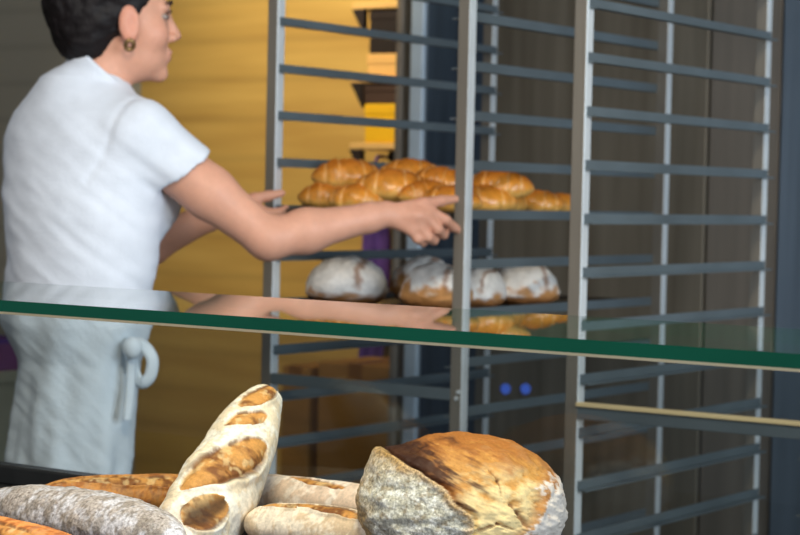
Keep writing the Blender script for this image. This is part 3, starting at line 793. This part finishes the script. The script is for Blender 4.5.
PX = lambda *q: [pj(x) for x in q]
hand(PX((412,215,3.706)), PX((402,209,3.70),(423,204,3.712),(441,201,3.735),(457,199,3.755)),
     [PX((429,211,3.712),(446,220,3.722),(454,227,3.742),(461,232,3.758)),
      PX((426,218,3.705),(438,229,3.712),(444,235,3.737),(445,230,3.762)),
      PX((419,226,3.70),(428,237,3.706),(434,241,3.73),(436,236,3.755)),
      PX((411,230,3.697),(417,239,3.70),(423,243,3.72),(427,239,3.742))], Rwr)
hand(PX((240,208,3.925)), PX((238,204,3.93),(254,199,3.92),(268,196,3.925),(282,193,3.935)),
     [PX((256,207,3.91),(268,213,3.90),(279,212,3.915),(286,208,3.935)),
      PX((256,212,3.92),(267,221,3.91),(277,221,3.93),(283,216,3.95)),
      PX((254,217,3.93),(263,227,3.925),(272,228,3.945),(278,223,3.962)),
      PX((250,221,3.94),(257,231,3.94),(264,232,3.957),(270,228,3.97))], Lwr)
# neck and head
g.cone(neck, hp(-.018,0,-.055), .052, .050, .025); g.cone(shm+np.array([0,-.01,.02]), neck, .06, .054, .03)
E = lambda f, s, t, r, k=.012, mode='add': g.ell(hp(f,s,t), r, HB, k, mode)
E(-.014,0,.032,(.096,.075,.088)); E(.030,0,-.030,(.058,.057,.085),.02); E(.034,0,-.080,(.048,.044,.036),.02)
E(.070,0,-.106,(.017,.019,.015),.014); E(.074,0,.014,(.018,.044,.013),.012)
for s_ in (-1, 1):
    E(.052,s_*.036,-.036,(.03,.024,.028),.015); E(.090,s_*.032,-.004,(.011,.015,.007),.008,'sub')
    g.ell(hp(.004,s_*.075,-.020), (.020,.0085,.034), HB, .006); g.ell(hp(.009,s_*.085,-.017), (.010,.007,.019), HB, .004, 'sub')
g.cone(hp(.087,0,.000), hp(.105,0,-.036), .0075, .009, .012)
for s_ in (-1, 1): E(.094,s_*.011,-.041,(.011,.008,.008),.006)
E(.086,0,-.0665,(.0100,.022,.0065),.008); E(.083,0,-.0785,(.0100,.019,.0070),.008); E(.098,0,-.0722,(.007,.024,.0016),.002,'sub')
V, Fq = g.mesh(); del g
V = smooth_mesh(V, Fq, 1, .4)
cs = np.tile(C3((216,160,134)), (len(V), 1))
q = (V-HC)@HB.T
lip = np.exp(-((q[:, 0]-.094)/.012)**2-(q[:, 1]/.019)**2-((q[:, 2]+.0725)/.0095)**2)[:, None]
chk = np.exp(-((q[:, 0]-.06)/.03)**2-((np.abs(q[:, 1])-.045)/.02)**2-((q[:, 2]+.035)/.022)**2)[:, None]
earm = ((np.abs(q[:, 1]) > .072) & (np.abs(q[:, 0]) < .02) & (np.abs(q[:, 2]+.018) < .035))[:, None]*1.
cs = cs*(1-.75*lip)+C3((176,98,92))*.75*lip; cs = cs*(1-.3*chk)+C3((214,140,120))*.3*chk; cs = cs*(1-.35*earm)+C3((214,130,108))*.35*earm
for w_, el_ in ((Rwr, Rel), (Lwr, Lel)):
    r_ = np.exp(-(np.linalg.norm(V-(w_+(w_-el_)*.3), axis=1)/.05)**2)[:, None]; cs = cs*(1-.25*r_)+C3((208,138,112))*.25*r_
off = np.array(pers.location)
def pchild(name, V, Fq, mt, cols=None, label=None, par=None):
    o = mesh_obj(name, V-off, Fq, mt, par or pers, cols=cols)
    if label: o['label'] = label
    return o
body = pchild('body', V, Fq, M_skin, cs)
# eyes, brows
def ellmesh(c, r, B, n=20):
    vs, fs = [], []
    for i in range(n+1):
        th = PI*i/n
        for j in range(n):
            ph = 2*PI*j/n; vs.append(np.array(c)+(np.array([math.sin(th)*math.cos(ph), math.sin(th)*math.sin(ph), math.cos(th)])*np.array(r))@np.array(B))
    for i in range(n):
        for j in range(n): fs.append((i*n+j, (i+1)*n+j, (i+1)*n+(j+1) % n, i*n+(j+1) % n))
    return np.array(vs), np.array(fs)
for s_ in (-1, 1):
    a, b = ellmesh(hp(.0735,s_*.032,-.004), (.0105,.0115,.0065), HB); e_ = pchild('eye', a, b, M_eye)
    a, b = ellmesh(hp(.0803,s_*.032,-.004), (.0050,.0062,.0060), HB); pchild('iris', a, b, M_iris, par=e_)
    mb = MB(); mb.tube([hp(.0915,s_*.014,.019)-off, hp(.0905,s_*.030,.024)-off, hp(.078,s_*.047,.019)-off], [.0028,.0032,.0015], 8); mb.build('eyebrow', M_brow, pers, smooth=True)
    mb = MB(); mb.tube([hp(.087,s_*.020,.003)-off, hp(.0895,s_*.032,.0065)-off, hp(.082,s_*.045,.001)-off], [.0012,.0018,.0012], 8); mb.build('eyelash', M_brow, pers, smooth=True)
# gold earring in the right ear
mb = MB(); c0 = hp(.002,.083,-.058)
mb.tube([c0-off+hf*.0075*math.cos(a)+ht*.008*math.sin(a)+hs*.004*math.sin(a) for a in np.linspace(0, 2*PI, 25)], .0042, 8, caps=False)
o = mb.build('earring', M_gold, pers, smooth=True); o['label'] = 'small round gold earring'
# hair
lo_, hi_ = HC-.22, HC+.24
h = SDF(lo_, hi_, .004)
h.ell(hp(-.022,0,.036), (.103,.084,.097), HB, .02); h.ell(hp(-.066,0,-.012), (.058,.066,.06), HB, .03); h.ell(hp(-.095,.0,.03), (.045,.05,.05), HB, .02)
h.ell(hp(-.062,0,-.048), (.048,.058,.040), HB, .025); h.ell(hp(-.075,0,.125), (.055,.058,.048), HB, .012)
h.ell(hp(.098,0,-.045), (.090,.13,.105), HB, .012, 'sub'); h.ell(hp(.006,.085,-.025), (.026,.022,.035), HB, .008, 'sub'); h.ell(hp(.006,-.085,-.025), (.026,.022,.035), HB, .008, 'sub')
h.ell(hp(.02,0,-.10), (.065,.1,.06), HB, .015, 'sub')
a, b = h.mesh(); nn = vnormals(a, b); qq = (a-HC)@HB.T
st = np.array([math.sin(55*(p[1]*1.0+.35*p[2])+9*fbm(p, 12, 2))*.0016+.004*fbm((p[0]*.5, p[1]*2, p[2]), 26, 3) for p in qq])
pchild('hair', a+nn*st[:, None], b, M_hair, label='dark hair gathered up at the back')
# shirt
SH = [(.955,-2.54,2.665,.140,.112),(1.0,-2.54,2.668,.143,.114),(1.06,-2.541,2.675,.148,.117),(1.14,-2.547,2.688,.160,.124),(1.22,-2.556,2.698,.166,.122),(1.29,-2.570,2.705,.165,.112),(1.335,-2.575,2.708,.145,.10),(1.365,-2.577,2.71,.11,.085),(1.395,-2.578,2.712,.075,.07)]
s = SDF((-2.98, 2.42, .90), (-2.2, 3.05, 1.50), .0045)
s.loft(SH, k=.02); s.cone(shm+np.array([0,-.01,.012]), neck+np.array([0,0,-.012]), .069, .062, .03)
for sx_ in (-1, 1): s.ell((-2.545+sx_*.068, 2.785, 1.175), (.068,.048,.06), None, .04)
def sleeve(sh_, el_, t1, r0, r1, nr=None):
    cu = sh_+(el_-sh_)*t1; ax = (cu-sh_)/np.linalg.norm(cu-sh_); Lc = np.linalg.norm(cu-sh_); nr = ax if nr is None else nr
    s.cone(shm+np.array([0,0,.002]), sh_, .062, r0, .03)
    def fun(P):
        tt = (P-sh_)@ax; r = r0+(r1-r0)*np.clip(tt/Lc, 0, 1)
        d = np.linalg.norm(P-(sh_+np.clip(tt, 0, None)[..., None]*ax), axis=-1)-r
        return np.maximum(d, (P-cu)@nr)
    s.put(np.minimum(sh_, cu)-.12, np.maximum(sh_, cu)+.12, fun, .02)
    s.cone(cu-ax*.012, cu+ax*.09, .0505, .050, .004, 'sub')
sleeve(Rsh, Rel, .325, .066, .0615, rt*.52-up*.80+fw*.3); sleeve(Lsh, Lel, .40, .064, .0575)
# collar: an open band leaning with the neck
nd = (hp(-.018,0,-.055)-neck); nd /= np.linalg.norm(nd)
cb_ = pj((98,83,3.685))
def col(P):
    tt = (P-cb_)@nd; d = np.linalg.norm(P-cb_-tt[..., None]*nd, axis=-1)
    rad = .066-.10*np.clip(tt+.02, 0, .07)
    return np.maximum(np.maximum(np.abs(d-rad)-.0065, tt-.036+.42*((P-cb_)@hf)), -.05-tt)
s.put(cb_-.1, cb_+.1, col, .008)
a, b = s.mesh(); a = smooth_mesh(a, b, 2); nn = vnormals(a, b)
def wrinkle(p):
    x, y, z = p-np.array([-2.47, 2.66, 1.24])
    u = (x*.55+y*.35)+z*.9                               # folds run from the armpit down to the back
    amt = .35+.65*min(1, max(0, (1.30-p[2])/.12))
    w = fbm((u*1.0, (x-y)*.25, z*.15+x*.2), 13, 3)
    w2 = fbm((z*1.0+.4*x, x*.3, y*.3), 10, 3)
    return amt*(.0045*w+.0035*w2)
sax = (Rsh-shm)/np.linalg.norm(Rsh-shm)
a = a+nn*np.array([wrinkle(p)-.0022*math.exp(-((((p-Rsh)@sax)+.012+.02*math.sin(p[2]*14))/.007)**2)*(np.linalg.norm(p-Rsh) < .14) for p in a])[:, None]
shirt = pchild('shirt', a, b, M_shirt, label='white short-sleeved shirt with a stand collar')
# apron: wraps the hips, falls in folds
AP = [(.42,-2.556,2.653,.130,.106),(.67,-2.549,2.656,.120,.100),(.82,-2.534,2.666,.117,.099),(.885,-2.533,2.667,.119,.100),(.925,-2.537,2.665,.134,.110),(.955,-2.54,2.665,.146,.118),(.985,-2.54,2.666,.146,.118),(1.0,-2.54,2.667,.140,.112)]
s = SDF((-2.80, 2.46, .38), (-2.30, 2.86, 1.04), .0045)
def fold(th, z):
    dn = np.clip((.93-z)/.25, 0, 1)
    return -.0048*dn*np.sin(7*th+11*(z-.9)+1.1*np.sin(2*th))-.0016*dn*np.sin(15*th+16*z)-.003*np.sin(26*(z-.3*th))*np.clip((1-dn)*1.2, 0, 1)
s.loft(AP, k=.01, fold=fold)
a, b = s.mesh(); a = smooth_mesh(a, b, 2); nn = vnormals(a, b)
a = a+nn*np.array([.0022*fbm(((p[0]+p[1])*.6+p[2]*.8, p[2]*.4, 0), 24, 3) for p in a])[:, None]
apron = pchild('apron', a, b, M_apron, label='long pale bluish apron tied at the side')
# tie: knot, hanging loop and tail
def strap(name, pts, wid, par):
    P_ = [np.array(p) for p in pts]; n_ = 40
    tt = np.linspace(0, len(P_)-1, n_); out, fs = [], []
    def cr_(t):
        i = min(int(t), len(P_)-2); u = t-i; p0, p1, p2, p3 = P_[max(i-1,0)], P_[i], P_[i+1], P_[min(i+2,len(P_)-1)]
        return .5*((2*p1)+(-p0+p2)*u+(2*p0-5*p1+4*p2-p3)*u*u+(-p0+3*p1-3*p2+p3)*u**3)
    view = np.array([.5, -.8, .1])
    for i, t in enumerate(tt):
        c = cr_(t); d = cr_(min(t+.02, len(P_)-1))-cr_(max(t-.02, 0)); d /= np.linalg.norm(d)+1e-9
        sd = np.cross(d, view); sd /= np.linalg.norm(sd)+1e-9
        sd = sd*.75+view*.35
        for k in (-1, -.33, .33, 1): out.append(c+sd*wid*k+view*.003*(1-k*k)-off)
    for i in range(n_-1):
        for k in range(3): fs.append((i*4+k, i*4+k+1, (i+1)*4+k+1, (i+1)*4+k))
    o = mesh_obj(name, out, fs, M_apron, par); md = o.modifiers.new('thick', 'SOLIDIFY'); md.thickness = .006; return o
kz = 3.565
strap('apron_tie', PX((128,345,3.53),(141,344,kz),(152,358,kz),(150,376,kz),(141,383,kz),(134,372,kz),(132,352,3.545)), .014, apron)
strap('apron_tie', PX((132,350,3.54),(131,372,3.55),(130,395,3.55),(127,420,3.545)), .011, apron)
a, b = ellmesh(pj((132,348,3.535)), (.018,.016,.02), np.eye(3)); pchild('apron_knot', a, b, M_apron, par=apron)
# trousers and shoes
s = SDF((-2.74, 2.50, .05), (-2.34, 2.84, .95), .006)
s.loft([(.74,-2.538,2.663,.100,.083),(.84,-2.538,2.663,.104,.086),(.92,-2.54,2.664,.110,.089)], k=.02)
for sx_ in (-1, 1):
    hip = np.array([-2.54+sx_*.046, 2.66, .80]); kn = np.array([-2.54+sx_*.05, 2.67, .44]); an = np.array([-2.54+sx_*.07, 2.655, .10])
    s.cone(hip, kn, .058, .047, .03); s.cone(kn, an, .062, .05, .02)
a, b = s.mesh(); pchild('trousers', a, b, M_trous)
for sx_ in (-1, 1):
    s = SDF((-2.72, 2.5, -.01), (-2.36, 2.92, .16), .005); an = np.array([-2.54+sx_*.07, 2.655, .07])
    s.cone(an+np.array([0,-.03,-.025]), an+np.array([0,.16,-.04]), .043, .032, .02); s.cone(an+np.array([0,-.01,0]), an+np.array([0,-.01,.03]), .044, .042, .02)
    a, b = s.mesh(); a[:, 2] = np.maximum(a[:, 2], .001); pchild('shoe', a, b, M_shoe)
